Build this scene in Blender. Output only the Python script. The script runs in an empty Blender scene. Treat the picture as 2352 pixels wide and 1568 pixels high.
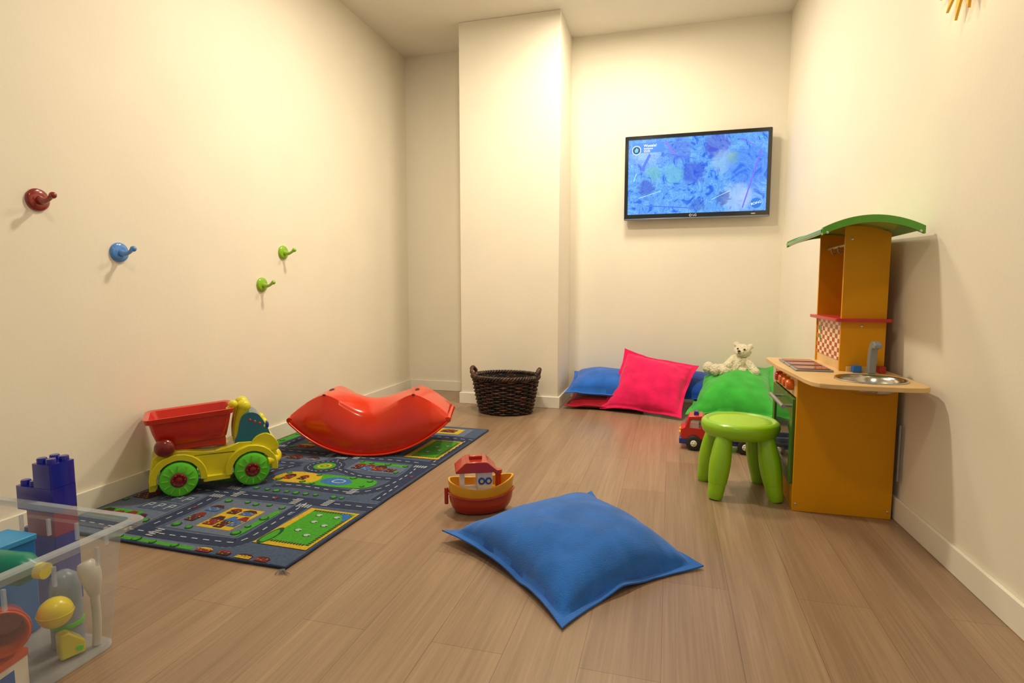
import bpy, bmesh, math, random
from mathutils import Vector, Matrix, noise, geometry
random.seed(7)
SC=bpy.context.scene; COL=SC.collection
SC.view_settings.view_transform='Standard'
R=math.radians; PI=math.pi; V3=Vector
def c(r,g,b):
    f=lambda x:(x/255/12.92) if x<=10 else ((x/255+.055)/1.055)**2.4
    return (f(r),f(g),f(b))
# ---------------------------------------------------------------- materials
def nodes(name):
    m=bpy.data.materials.new(name); m.use_nodes=True
    nt=m.node_tree; return m,nt,nt.nodes['Principled BSDF']
def mat(name,rgb,rough=.5,var=.07,scale=14,bump=0,bscale=80,metal=0,coat=0,emit=0,alpha=1,sheen=0,spec=.5):
    m,nt,b=nodes(name)
    tc=nt.nodes.new('ShaderNodeTexCoord'); nz=nt.nodes.new('ShaderNodeTexNoise'); nz.inputs['Scale'].default_value=scale; nz.inputs['Detail'].default_value=5
    nt.links.new(tc.outputs['Object'],nz.inputs['Vector'])
    cr=nt.nodes.new('ShaderNodeValToRGB'); cr.color_ramp.elements[0].position=.3; cr.color_ramp.elements[1].position=.7
    cr.color_ramp.elements[0].color=tuple(min(1,x*(1-var)) for x in rgb)+(1,); cr.color_ramp.elements[1].color=tuple(min(1,x*(1+var)) for x in rgb)+(1,)
    nt.links.new(nz.outputs['Fac'],cr.inputs['Fac']); nt.links.new(cr.outputs['Color'],b.inputs['Base Color'])
    b.inputs['Roughness'].default_value=rough; b.inputs['Metallic'].default_value=metal; b.inputs['Coat Weight'].default_value=coat
    b.inputs['Alpha'].default_value=alpha; b.inputs['Sheen Weight'].default_value=sheen; b.inputs['Specular IOR Level'].default_value=spec
    if emit: nt.links.new(cr.outputs['Color'],b.inputs['Emission Color']); b.inputs['Emission Strength'].default_value=emit
    if bump:
        n2=nt.nodes.new('ShaderNodeTexNoise'); n2.inputs['Scale'].default_value=bscale; n2.inputs['Detail'].default_value=6
        nt.links.new(tc.outputs['Object'],n2.inputs['Vector'])
        bp=nt.nodes.new('ShaderNodeBump'); bp.inputs['Strength'].default_value=bump; bp.inputs['Distance'].default_value=.01
        nt.links.new(n2.outputs['Fac'],bp.inputs['Height']); nt.links.new(bp.outputs['Normal'],b.inputs['Normal'])
    return m
M={}
M['wall']=mat('cream wall paint',(.85,.80,.69),.6,.02,3,.05,60,spec=.3)
M['ceil']=mat('ceiling paint',(.80,.77,.70),.75,.02,3)
M['base']=mat('baseboard paint',(.87,.84,.75),.4,.02,5)
def floor_mat():
    m,nt,b=nodes('oak laminate floor'); N=nt.nodes; L=nt.links
    tc=N.new('ShaderNodeTexCoord'); mp=N.new('ShaderNodeMapping'); mp.inputs['Rotation'].default_value=(0,0,PI/2); L.new(tc.outputs['Object'],mp.inputs['Vector'])
    br=N.new('ShaderNodeTexBrick'); br.offset=.37; br.inputs['Scale'].default_value=1; br.inputs['Brick Width'].default_value=1.28; br.inputs['Row Height'].default_value=.19
    br.inputs['Mortar Size'].default_value=.0009; br.inputs['Mortar Smooth'].default_value=.3; br.inputs['Bias'].default_value=0
    br.inputs['Color1'].default_value=(.335,.225,.148,1); br.inputs['Color2'].default_value=(.405,.279,.186,1); br.inputs['Mortar'].default_value=(.20,.13,.08,1)
    L.new(mp.outputs['Vector'],br.inputs['Vector'])
    m2=N.new('ShaderNodeMapping'); m2.inputs['Scale'].default_value=(120,2.2,1); L.new(tc.outputs['Object'],m2.inputs['Vector'])
    n1=N.new('ShaderNodeTexNoise'); n1.inputs['Scale'].default_value=1; n1.inputs['Detail'].default_value=9; n1.inputs['Roughness'].default_value=.72; n1.inputs['Distortion'].default_value=.5; L.new(m2.outputs['Vector'],n1.inputs['Vector'])
    cr=N.new('ShaderNodeValToRGB'); cr.color_ramp.elements[0].position=.30; cr.color_ramp.elements[0].color=(.70,.66,.62,1); cr.color_ramp.elements[1].position=.68; cr.color_ramp.elements[1].color=(1.0,1.0,1.0,1)
    L.new(n1.outputs['Fac'],cr.inputs['Fac'])
    m3=N.new('ShaderNodeMapping'); m3.inputs['Scale'].default_value=(16,.9,1); L.new(tc.outputs['Object'],m3.inputs['Vector'])
    n3=N.new('ShaderNodeTexNoise'); n3.inputs['Scale'].default_value=1; n3.inputs['Detail'].default_value=5; n3.inputs['Distortion'].default_value=1; L.new(m3.outputs['Vector'],n3.inputs['Vector'])
    c3=N.new('ShaderNodeValToRGB'); c3.color_ramp.elements[0].position=.3; c3.color_ramp.elements[0].color=(.80,.78,.76,1); c3.color_ramp.elements[1].position=.68; c3.color_ramp.elements[1].color=(1,1,1,1)
    L.new(n3.outputs['Fac'],c3.inputs['Fac'])
    x=N.new('ShaderNodeMix'); x.data_type='RGBA'; x.blend_type='MULTIPLY'; x.inputs[0].default_value=1
    L.new(br.outputs['Color'],x.inputs[6]); L.new(cr.outputs['Color'],x.inputs[7])
    y=N.new('ShaderNodeMix'); y.data_type='RGBA'; y.blend_type='MULTIPLY'; y.inputs[0].default_value=1
    L.new(x.outputs[2],y.inputs[6]); L.new(c3.outputs['Color'],y.inputs[7]); L.new(y.outputs[2],b.inputs['Base Color'])
    b.inputs['Roughness'].default_value=.30
    bp=N.new('ShaderNodeBump'); bp.inputs['Strength'].default_value=.08; bp.inputs['Distance'].default_value=.004; L.new(n1.outputs['Fac'],bp.inputs['Height']); L.new(bp.outputs['Normal'],b.inputs['Normal'])
    return m
M['floor']=floor_mat()
# ---------------------------------------------------------------- geometry
def box(cx,cy,cz,sx,sy,sz):
    v=[V3((cx+sx/2*i,cy+sy/2*j,cz+sz/2*k)) for i in(-1,1) for j in(-1,1) for k in(-1,1)]
    return v,[(0,1,3,2),(4,6,7,5),(0,4,5,1),(2,3,7,6),(0,2,6,4),(1,5,7,3)]
def bx(x0,x1,y0,y1,z0,z1): return box((x0+x1)/2,(y0+y1)/2,(z0+z1)/2,abs(x1-x0),abs(y1-y0),abs(z1-z0))
def xf(g,m): return ([m@v for v in g[0]],)+tuple(g[1:])
def T(x,y,z): return Matrix.Translation((x,y,z))
def RX(a): return Matrix.Rotation(a,4,'X')
def RY(a): return Matrix.Rotation(a,4,'Y')
def RZ(a): return Matrix.Rotation(a,4,'Z')
def loft(rings,caps=True,closed=True,cyc=False):
    n=len(rings[0]); V=[V3(p) for r in rings for p in r]; F=[]
    m=len(rings)
    for i in range(m if cyc else m-1):
        a=i*n; b=((i+1)%m)*n
        for j in range(n if closed else n-1):
            k=(j+1)%n; F.append((a+j,a+k,b+k,b+j))
    if caps and not cyc: F.append(tuple(range(n))); F.append(tuple(range((m-1)*n,m*n)))
    return V,F
def lathe(prof,n=32,caps=True):
    return loft([[(r*math.cos(2*PI*i/n),r*math.sin(2*PI*i/n),z) for i in range(n)] for r,z in prof],caps)
def tube(pts,r,n=10,closed=False):
    P=[V3(p) for p in pts]; m=len(P); rad=r if isinstance(r,(list,tuple)) else [r]*m
    rings=[]; nn=None
    for i in range(m):
        if closed: t=(P[(i+1)%m]-P[i-1]).normalized()
        else: t=(P[min(i+1,m-1)]-P[max(i-1,0)]).normalized()
        if nn is None: nn=t.orthogonal().normalized()
        else: nn=(nn-t*nn.dot(t)).normalized()
        b=t.cross(nn)
        rings.append([P[i]+(nn*math.cos(2*PI*k/n)+b*math.sin(2*PI*k/n))*rad[i] for k in range(n)])
    return loft(rings,True,True,closed)
def smoothpts(pts,k=6):
    P=[V3(p) for p in pts]; out=[]
    for i in range(len(P)-1):
        p0=P[max(i-1,0)];p1=P[i];p2=P[i+1];p3=P[min(i+2,len(P)-1)]
        for j in range(k):
            t=j/k; out.append(.5*((2*p1)+(p2-p0)*t+(2*p0-5*p1+4*p2-p3)*t*t+(3*p1-p0-3*p2+p3)*t**3))
    out.append(P[-1]); return out
def ball(cx,cy,cz,rx,ry=None,rz=None,n=20,mm=12):
    ry=rx if ry is None else ry; rz=rx if rz is None else rz
    return loft([[(cx+rx*math.sin(a)*math.cos(2*PI*i/n),cy+ry*math.sin(a)*math.sin(2*PI*i/n),cz+rz*math.cos(a)) for i in range(n)] for a in [.06+(PI-.12)*k/mm for k in range(mm+1)]])
def prism(loop,a,b,holes=(),axis='z'):
    loops=[list(loop)]+[list(h) for h in holes]; flat=[p for l in loops for p in l]; n=len(flat)
    tri=geometry.tessellate_polygon([[V3((p[0],p[1],0)) for p in l] for l in loops])
    def mk(p,h):
        if axis=='z': return V3((p[0],p[1],h))
        if axis=='y': return V3((p[0],h,p[1]))
        return V3((h,p[0],p[1]))
    V=[mk(p,a) for p in flat]+[mk(p,b) for p in flat]
    F=[tuple(t) for t in tri]+[tuple(i+n for i in t) for t in tri]; o=0
    for l in loops:
        k=len(l)
        for i in range(k): F.append((o+i,o+(i+1)%k,o+(i+1)%k+n,o+i+n))
        o+=k
    return V,F
def circ(x,y,r,n=24,ry=None): return [(x+r*math.cos(2*PI*i/n),y+(ry or r)*math.sin(2*PI*i/n)) for i in range(n)]
def rrect(x0,x1,y0,y1,r,n=5):
    out=[]
    for cx,cy,a in((x1-r,y1-r,0),(x0+r,y1-r,90),(x0+r,y0+r,180),(x1-r,y0+r,270)):
        for i in range(n+1): t=R(a+90*i/n); out.append((cx+r*math.cos(t),cy+r*math.sin(t)))
    return out
def wloop(loop,n=3):
    P=[V3((p[0],p[1],0)) for p in loop]; out=[]; m=len(P)
    for i in range(m):
        p0=P[i-1];p1=P[i];p2=P[(i+1)%m];p3=P[(i+2)%m]
        for j in range(n):
            t=j/n; q=.5*((2*p1)+(p2-p0)*t+(2*p0-5*p1+4*p2-p3)*t*t+(3*p1-p0-3*p2+p3)*t**3); out.append((q.x,q.y))
    return out
def obj(name,geos,m,parent=None,smooth=38,bevel=0,seg=2,w=False,recalc=True,sub=0):
    if isinstance(geos,tuple): geos=[geos]
    V=[];F=[];MI=[]
    for g in geos:
        o=len(V); V+=[tuple(v) for v in g[0]]; F+=[tuple(i+o for i in f) for f in g[1]]
        MI+=[g[2] if len(g)>2 else 0]*len(g[1])
    if w and parent: L=parent.location; V=[(v[0]-L.x,v[1]-L.y,v[2]-L.z) for v in V]
    me=bpy.data.meshes.new(name); me.from_pydata(V,[],F)
    for p,i in zip(me.polygons,MI): p.material_index=i
    for x in (m if isinstance(m,(list,tuple)) else [m]): me.materials.append(x)
    if recalc:
        bm=bmesh.new(); bm.from_mesh(me); bmesh.ops.recalc_face_normals(bm,faces=bm.faces); bm.to_mesh(me); bm.free()
    for p in me.polygons: p.use_smooth=True
    me.set_sharp_from_angle(angle=R(smooth))
    o=bpy.data.objects.new(name,me); COL.objects.link(o)
    if parent: o.parent=parent
    if bevel:
        b=o.modifiers.new('bevel','BEVEL'); b.width=bevel; b.segments=seg; b.limit_method='ANGLE'; b.angle_limit=R(35)
    if sub:
        s=o.modifiers.new('sub','SUBSURF'); s.levels=sub; s.render_levels=sub
    return o
def each(name,geos,m,parent,**k):
    return [obj(name,[g],m,parent,**k) for g in geos]
def tag(o,label,cat,group=None):
    o['label']=label; o['category']=cat
    if group: o['group']=group
    return o
def thing(name,label,cat,loc=(0,0,0),rz=0,group=None):
    o=bpy.data.objects.new(name,None); COL.objects.link(o); o.location=loc; o.rotation_euler=(0,0,rz); o.empty_display_size=.05
    return tag(o,label,cat,group)
def struct(name,geos,m,**k):
    o=obj(name,geos,m,**k); o['kind']='structure'; return o
def text(name,s,size,loc,m,parent,rot=(PI/2,0,0),al='LEFT'):
    cu=bpy.data.curves.new(name,'FONT'); cu.body=s; cu.size=size; cu.extrude=.0004; cu.align_x=al; cu.align_y='CENTER'
    t=bpy.data.objects.new('tmp',cu); COL.objects.link(t); bpy.context.view_layer.update()
    me=bpy.data.meshes.new_from_object(t.evaluated_get(bpy.context.evaluated_depsgraph_get())); bpy.data.objects.remove(t)
    me.materials.clear(); me.materials.append(m)
    o=bpy.data.objects.new(name,me); COL.objects.link(o); o.location=loc; o.rotation_euler=rot; o.parent=parent; return o
# ---------------------------------------------------------------- camera
f=1307.; phi=math.atan(119/f); th=math.atan(364/f*math.cos(phi))
Fw=V3((-math.sin(th)*math.cos(phi),math.cos(th)*math.cos(phi),-math.sin(phi)))
Rt=V3((math.cos(th),math.sin(th),0)); Up=Rt.cross(Fw)
cd=bpy.data.cameras.new('camera'); cam=bpy.data.objects.new('camera',cd); COL.objects.link(cam)
cd.sensor_width=36; cd.lens=36*f/2352; cd.clip_start=.05
mm=Matrix((Rt,Up,-Fw)).transposed().to_4x4(); mm.translation=(0,0,.9); cam.matrix_world=mm
SC.camera=cam
# ---------------------------------------------------------------- room
XL=-2.27; YB=4.70; ZC=2.900; YF=-1.6
def xr(y): return .80+(4.7-y)*.036
struct('floor',[bx(XL-.15,1.3,YF,YB+.15,-.1,0)],M['floor'])
struct('ceiling',[bx(XL-.15,1.3,YF,YB+.15,ZC,ZC+.1)],M['ceil'])
struct('wall_left',[bx(XL-.12,XL,YF,YB+.12,0,ZC)],M['wall'])
struct('wall_back',[bx(XL,1.0,YB,YB+.12,0,ZC)],M['wall'])
struct('wall_right',[prism([(xr(YF),YF),(xr(YF)+.12,YF),(xr(YB)+.12,YB),(xr(YB),YB)],0,ZC)],M['wall'])
PX0,PX1,PY=-1.586,-.806,4.21
struct('wall_pillar',[bx(PX0,PX1,PY,YB,0,ZC)],M['wall'],bevel=.004)
bh=.088; bt=.013
struct('baseboard_left',[bx(XL,XL+bt,YF,YB,0,bh)],M['base'],bevel=.003)
struct('baseboard_alcove',[bx(XL+bt,PX0,YB-bt,YB,0,bh)],M['base'],bevel=.003)
struct('baseboard_pillar',[prism([(PX0-bt,YB-bt),(PX0-bt,PY-bt),(PX1+bt,PY-bt),(PX1+bt,YB-bt),(PX1,YB-bt),(PX1,PY),(PX0,PY),(PX0,YB-bt)],0,bh)],M['base'],bevel=.003)
struct('baseboard_back',[bx(PX1+bt,xr(YB)-bt,YB-bt,YB,0,bh)],M['base'],bevel=.003)
struct('baseboard_right',[prism([(xr(YF)-bt,YF),(xr(YF),YF),(xr(YB),YB),(xr(YB)-bt,YB)],0,bh)],M['base'],bevel=.003)
# ---------------------------------------------------------------- wall hooks
def hook(y,z,col,label,ang=0,group=None):
    t=thing('wall_hook',label,'wall hook',(XL,y,z),ang,group)
    m=mat('painted wood '+label[:10],col,.22,.05,coat=.6)
    d=xf(lathe([(.041,0),(.042,.004),(.040,.010),(.034,.014),(.020,.016)],40),RY(PI/2))
    obj('base_disc',d,m,t)
    p=smoothpts([(.012,0,-.002),(.035,0,-.006),(.056,0,-.002),(.072,0,.008),(.080,0,.013)],5); n=len(p)
    rr=[.017-.0095*min(1,i/(n*.45)) if i<n*.6 else .0075+.005*((i/n-.6)/.4) for i in range(n)]
    obj('peg',[tube(p,rr,14),ball(.081,0,.0135,.0125)],m,t)
hook(1.598,1.231,c(140,30,22),'dark red round wall hook, leftmost and highest on the left wall')
hook(1.912,1.058,c(75,140,220),'light blue round wooden wall hook between the red hook and the green hooks')
gh=c(140,190,20)
hook(2.985,1.124,gh,'upper of the two lime green round wall hooks',0,'lime green wall hooks')
hook(2.787,.928,gh,'lower lime green round wall hook, closest to the toys below',0,'lime green wall hooks')
# ---------------------------------------------------------------- television
tv=thing('television','flat television with glossy black bezel and blue cartoon style picture on the back wall','television',(.162,4.69,1.76))
W,H=1.056,.64
blk=mat('glossy black plastic',(.012,.014,.018),.12,.05,coat=.5)
obj('housing',[bx(-W/2+.05,W/2-.05,-.03,0,-H/2+.05,H/2-.05),bx(-W/2+.01,W/2-.01,-.055,-.03,-H/2+.01,H/2-.01)],mat('matte black plastic',(.02,.02,.022),.5),tv,bevel=.006)
obj('bezel',prism(rrect(-W/2,W/2,-H/2,H/2,.008),-.072,-.050,[rrect(-W/2+.026,W/2-.026,-H/2+.044,H/2-.026,.001,2)[::-1]],'y'),blk,tv,bevel=.002)
obj('lower_trim',bx(-W/2+.004,W/2-.004,-.074,-.068,-H/2,-H/2+.012),mat('grey trim',(.22,.24,.27),.3,metal=.6),tv,bevel=.002)
def screen_mat():
    m,nt,b=nodes('lit screen picture'); N=nt.nodes; L=nt.links
    tc=N.new('ShaderNodeTexCoord')
    nz=N.new('ShaderNodeTexNoise'); nz.inputs['Scale'].default_value=9; nz.inputs['Detail'].default_value=9; nz.inputs['Roughness'].default_value=.6; nz.inputs['Distortion'].default_value=2.2; L.new(tc.outputs['Object'],nz.inputs['Vector'])
    cr=N.new('ShaderNodeValToRGB'); e=cr.color_ramp.elements
    e[0].position=.25; e[0].color=c(20,75,220)+(1,); e[1].position=.75; e[1].color=c(180,228,255)+(1,)
    for p,k in((.40,c(45,125,245)),(.47,c(115,185,252)),(.5,c(65,145,250)),(.55,c(130,198,255)),(.62,c(80,168,252))):
        q=e.new(p); q.color=k+(1,)
    L.new(nz.outputs['Fac'],cr.inputs['Fac']); col=cr.outputs['Color']
    def blob(x,z,r,k,s,col):
        d=N.new('ShaderNodeVectorMath'); d.operation='DISTANCE'; d.inputs[1].default_value=(x,-.056,z)
        ad=N.new('ShaderNodeVectorMath'); ad.operation='MULTIPLY_ADD'; ad.inputs[1].default_value=(.12,.0,.12)
        L.new(nz.outputs['Color'],ad.inputs[0]); 
        ofs=N.new('ShaderNodeVectorMath'); ofs.operation='ADD'; ofs.inputs[1].default_value=(-.06,0,-.06); L.new(tc.outputs['Object'],ofs.inputs[0]); L.new(ofs.outputs[0],ad.inputs[2])
        L.new(ad.outputs[0],d.inputs[0])
        mr=N.new('ShaderNodeMapRange'); mr.inputs[1].default_value=r; mr.inputs[2].default_value=r*.7; mr.inputs[3].default_value=0; mr.inputs[4].default_value=s; L.new(d.outputs['Value'],mr.inputs[0])
        x_=N.new('ShaderNodeMix'); x_.data_type='RGBA'; L.new(mr.outputs[0],x_.inputs[0]); L.new(col,x_.inputs[6]); x_.inputs[7].default_value=k+(1,); return x_.outputs[2]
    for a in [(.15,.22,.11,c(85,75,215),.55),(-.02,.03,.10,c(35,50,225),.6),(-.36,-.08,.07,c(55,60,210),.55),(.2,.10,.10,c(170,215,252),.5),(-.16,.02,.08,c(120,210,225),.5),(.27,.12,.05,c(150,210,130),.6),(-.3,.03,.06,c(110,200,190),.5),(.38,.05,.18,c(40,120,252),.45),(.3,-.17,.12,c(170,210,255),.6),(-.12,.2,.1,c(90,115,240),.45),(.02,-.22,.06,c(30,70,210),.5),(.2,-.17,.06,c(45,40,170),.55)]:
        col=blob(*a,col)
    b.inputs['Base Color'].default_value=(.01,.01,.02,1); b.inputs['Roughness'].default_value=.15
    L.new(col,b.inputs['Emission Color']); b.inputs['Emission Strength'].default_value=.95; return m
scr=obj('screen',bx(-W/2+.02,W/2-.02,-.057,-.05,-H/2+.04,H/2-.02),screen_mat(),tv)
def em(n,k,s=.9): return mat(n,k,.4,.05,emit=s)
dk=em('band indigo',c(50,85,215)); pp=em('band violet',c(90,85,210)); lt=em('band pale',c(140,195,250))
def band(x0,z0,x1,z1,w,m,y=-.0578):
    d=V3((x1-x0,0,z1-z0)).normalized(); n=V3((-d.z,0,d.x))*w/2
    return obj('picture_band',([V3((x0,y,z0))+n,V3((x0,y,z0))-n,V3((x1,y,z1))-n,V3((x1,y,z1))+n],[(0,1,2,3)]),m,tv)
band(.34,-.25,.46,.17,.010,pp); band(-.40,.06,-.34,.18,.02,dk); band(-.22,.18,.0,.13,.007,dk); band(-.36,-.21,-.05,-.235,.008,dk); band(-.23,.28,-.16,.17,.012,pp)
band(-.46,-.02,-.44,.04,.004,lt); band(-.42,-.15,-.25,-.1,.003,lt); band(.12,-.18,.25,-.12,.003,lt); band(.30,.26,.42,.2,.006,pp)
obj('banner',prism(rrect(-.475,-.235,.195,.270,.004),-.0582,-.0572,(),'y'),em('banner blue',c(45,100,205)),tv)
obj('badge',[prism(circ(-.442,.215,.036),-.0596,-.0584,(),'y'),prism(circ(-.442,.215,.028),-.0601,-.0594,(),'y')+(1,),prism([(-.457,.215),(-.442,.235),(-.427,.222),(-.432,.2),(-.452,.198)],-.0606,-.06,(),'y')+(2,)],[em('badge ring',c(130,165,225)),em('badge dark',c(25,35,90)),em('badge teal',c(60,150,170))],tv)
wh=em('white lettering',(.7,.76,.95),.7)
text('banner_lettering','Wooala!',.028,(-.388,-.0586,.247),wh,tv)
text('banner_lettering','MAÑANA',.016,(-.388,-.0586,.224),wh,tv)
text('banner_lettering','22:05',.022,(-.388,-.0586,.206),wh,tv)
obj('channel_mark',prism(circ(.435,-.218,.038),-.0585,-.0575,(),'y'),em('mark blue',c(20,100,190)),tv)
text('mark_lettering','BOiNG',.024,(.435,-.0592,-.218),wh,tv,(PI/2,R(-14),0),'CENTER')
text('corner_mark','TP',.018,(.447,-.0586,.257),em('mark green',c(60,200,110)),tv)
gl=mat('silver lettering',(.7,.72,.75),.3,emit=.35)
text('logo_lettering','LG',.024,(-.014,-.0740,-.293),gl,tv)
obj('logo_ring',prism(circ(-.030,-.293,.009,20),-.0736,-.0722,[circ(-.030,-.293,.0062,20)[::-1]],'y'),gl,tv)
obj('indicator_light',prism(rrect(.40,.43,-.299,-.292,.003),-.0735,-.072,(),'y'),mat('indicator grey',(.5,.55,.6),.3),tv)
# ---------------------------------------------------------------- sun lamp
yy=2.175; lx=xr(yy)
lamp=thing('wall_lamp','yellow sun shaped wall lamp with pointed rays above the toy kitchen','wall lamp',(lx,yy,1.950))
yel=mat('yellow lacquer',c(240,180,30),.3,.05,coat=.3)
rays=[]
for i in range(14):
    a=2*PI*i/14+.1; d=V3((0,math.cos(a),math.sin(a))); s=V3((0,-math.sin(a),math.cos(a)))
    p=[d*.095+s*.022,d*.095-s*.022,d*(.195 if i%2 else .185)]
    rays.append(([V3((-.020,0,0))+q for q in p]+[V3((-.028,0,0))+q for q in p],[(0,1,2),(3,5,4),(0,3,4,1),(1,4,5,2),(2,5,3,0)]))
obj('ray_ring',rays+[xf(lathe([(.105,.012),(.105,.03),(.07,.034),(.07,.012)],36,False),RY(-PI/2))],yel,lamp)
obj('backplate',xf(lathe([(.07,0),(.07,.012),(.03,.014)],32),RY(-PI/2)),yel,lamp)
obj('shade',xf(lathe([(.068,.034),(.06,.055),(.04,.07),(.01,.076)],32),RY(-PI/2)),mat('lit glass',(1,.85,.5),.4,emit=4),lamp)
# ---------------------------------------------------------------- cushions
def cushion(label,C,Tk,col,below=.5,fl=.10,pinch=.07,wr=.008,seed=0,group=None,floor=True,flat=.42,N=44,amp=1):
    C=[V3(p) for p in C]; cen=sum(C,V3())/4; base=V3((cen.x,cen.y,min(p.z for p in C)))
    n=(C[1]-C[0]).cross(C[3]-C[0])+(C[3]-C[2]).cross(C[1]-C[2]); n.normalize()
    t=thing('floor_cushion',label,'cushion',base,0,group)
    m=mat('cotton '+label[:14],col,.9,.16,10,.3,240,sheen=.3,spec=.12)
    def surf(u,v,side):
        a=2*u-1;b=2*v-1
        a2=a*(1-pinch*(1-b*b)*abs(a)); b2=b*(1-pinch*(1-a*a)*abs(b)); U=(a2+1)/2; W_=(b2+1)/2
        P=C[0]*(1-U)*(1-W_)+C[1]*U*(1-W_)+C[2]*U*W_+C[3]*(1-U)*W_
        ia=a/(1-fl); ib=b/(1-fl); g=max(0,1-abs(ia)**2.4)*max(0,1-abs(ib)**2.4); h=Tk*g**flat if g>0 else 0
        q=P*6+V3((seed,seed*2,0)); k=noise.noise(q)*wr*1.1+noise.noise(q*2.5)*wr*.4
        e=min(1,h/(Tk*.5)) if h>0 else 0
        edge_d=1-max(abs(a),abs(b))
        al=a if abs(b)>abs(a) else b
        pk=max(0,1-abs(edge_d-fl)/.20)*math.sin(al*24+5*noise.noise(V3((al*3,seed,0))))*(.3+.7*abs(al))
        k+=wr*.35*pk
        ed=(1-e)*(noise.noise(P*7+V3((5,seed,1)))*wr*1.8+noise.noise(P*14+V3((5,seed,1)))*wr*.5)*amp
        P=P+n*(((1-below)*h+.0025+k*e) if side>0 else (-below*h-.0025-k*e*.3))+n*ed
        if floor: P.z=max(P.z,.009 if side>0 else .003)
        return P-base
    V=[];F=[]
    for s in(1,-1):
        for j in range(N+1):
            for i in range(N+1): V.append(surf(i/N,j/N,s))
    K=(N+1)**2; I=lambda i,j,s:(0 if s>0 else K)+j*(N+1)+i
    for j in range(N):
        for i in range(N):
            F.append((I(i,j,1),I(i+1,j,1),I(i+1,j+1,1),I(i,j+1,1))); F.append((I(i,j,-1),I(i,j+1,-1),I(i+1,j+1,-1),I(i+1,j,-1)))
    for i in range(N):
        F+= [(I(i,0,1),I(i,0,-1),I(i+1,0,-1),I(i+1,0,1)),(I(i,N,1),I(i+1,N,1),I(i+1,N,-1),I(i,N,-1)),(I(0,i,1),I(0,i+1,1),I(0,i+1,-1),I(0,i,-1)),(I(N,i,1),I(N,i,-1),I(N,i+1,-1),I(N,i+1,1))]
    obj('cover',(V,F),m,t,smooth=80)
    lo=fl/2; pts=[]
    for k in range(36): pts.append((lo+(1-fl)*k/36,lo))
    for k in range(36): pts.append((1-lo,lo+(1-fl)*k/36))
    for k in range(36): pts.append((1-lo-(1-fl)*k/36,1-lo))
    for k in range(36): pts.append((lo,1-lo-(1-fl)*k/36))
    obj('seam',tube([surf(u,v,1)+n*.0002 for u,v in pts],.0009,6,True),mat('seam '+label[:12],tuple(x*.9 for x in col),.9),t,smooth=80)
    return t
blue=c(38,106,198)
cushion('large blue square cushion lying alone on the open floor in the foreground',[(-.255,1.415,.010),(.125,1.865,.012),(-.30,2.33,.05),(-.77,1.835,.035)],.155,blue,.2,fl=.09,pinch=.14,seed=1,group='blue floor cushions',N=100,wr=.0095,flat=.46)
cushion('crimson cushion lying flat at the bottom beneath a blue cushion, next to the pillar',[(-.76,4.20,.03),(-.16,4.19,.03),(-.14,4.64,.04),(-.76,4.64,.04)],.10,c(165,20,40),.3,seed=3)
cushion('blue cushion lying on top of the dark red cushion beside the pillar',[(-.755,4.205,.125),(-.13,4.22,.11),(-.12,4.66,.20),(-.755,4.66,.22)],.16,c(40,104,205),.3,seed=4,group='blue floor cushions',floor=False,wr=.010)
cushion('darker blue cushion behind the pink cushion, touching the green one',[(-.16,4.26,.10),(.30,4.24,.12),(.34,4.62,.25),(-.1,4.64,.22)],.13,c(22,70,170),.35,seed=6,group='blue floor cushions',floor=False)
cushion('bright pink cushion leaning upright against the blue cushions',[(-.49,4.22,.012),(.095,4.03,.012),(.215,4.36,.345),(-.33,4.47,.445)],.13,c(230,28,98),.4,seed=9,flat=.5,wr=.011,pinch=.10,N=80)
cushion('big green cushion sloping up to the back wall under the teddy bear',[(.12,4.05,.035),(.75,3.93,.05),(.765,4.63,.33),(.19,4.62,.17)],.25,c(62,184,66),.35,seed=12,wr=.020,pinch=.12,N=80,flat=.6)
# ---------------------------------------------------------------- teddy bear
tb=thing('teddy_bear','cream plush teddy bear sitting on the green cushion','teddy bear',(.468,4.40,.282))
tb.rotation_euler=(R(-9),R(6),R(-12)); tb.scale=(1.04,1.08,1.0)
def cap(p,q,r0,r1,n=9):
    p=V3(p);q=V3(q); return tube([p.lerp(q,i/(n-1)) for i in range(n)],[r0+(r1-r0)*i/(n-1) for i in range(n)],14)
bear=[cap((.024,0,.118),(-.015,-.01,.050),.056,.068),ball(-.015,-.01,.052,.072,.060,.056),ball(.026,-.012,.178,.058,.052,.052),ball(.012,-.058,.162,.029,.026,.024),ball(-.022,.0,.222,.021,.014,.021),ball(.071,.003,.219,.021,.014,.021),
 cap((.055,-.01,.115),(.118,-.03,.050),.030,.030),ball(.126,-.032,.040,.034),cap((-.018,-.02,.12),(-.045,-.072,.068),.028,.027),ball(-.048,-.075,.060,.030),
 cap((-.035,-.02,.040),(-.155,-.03,.008),.041,.034),ball(-.178,-.035,.020,.038,.031,.044),cap((-.01,-.04,.035),(-.10,-.10,.002),.040,.035),ball(-.120,-.107,.014,.036,.031,.042),ball(.04,-.03,.024,.042)]
fur=mat('cream plush fur',c(246,238,210),.95,.10,60,1.0,160,sheen=.6,spec=.1)
bo=obj('body',bear,fur,tb,smooth=180)
rm=bo.modifiers.new('remesh','REMESH'); rm.mode='VOXEL'; rm.voxel_size=.0045; rm.use_smooth_shade=True
sm=bo.modifiers.new('s','SMOOTH'); sm.iterations=4; sm.factor=.6
tx=bpy.data.textures.new('fur clumps','CLOUDS'); tx.noise_scale=.011
dm=bo.modifiers.new('d','DISPLACE'); dm.texture=tx; dm.strength=.012; dm.mid_level=.5
eb=mat('black bead',(.015,.012,.01),.15)
obj('eye',ball(-.003,-.064,.187,.0065),eb,tb); obj('eye',ball(.041,-.062,.188,.0065),eb,tb)
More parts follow.
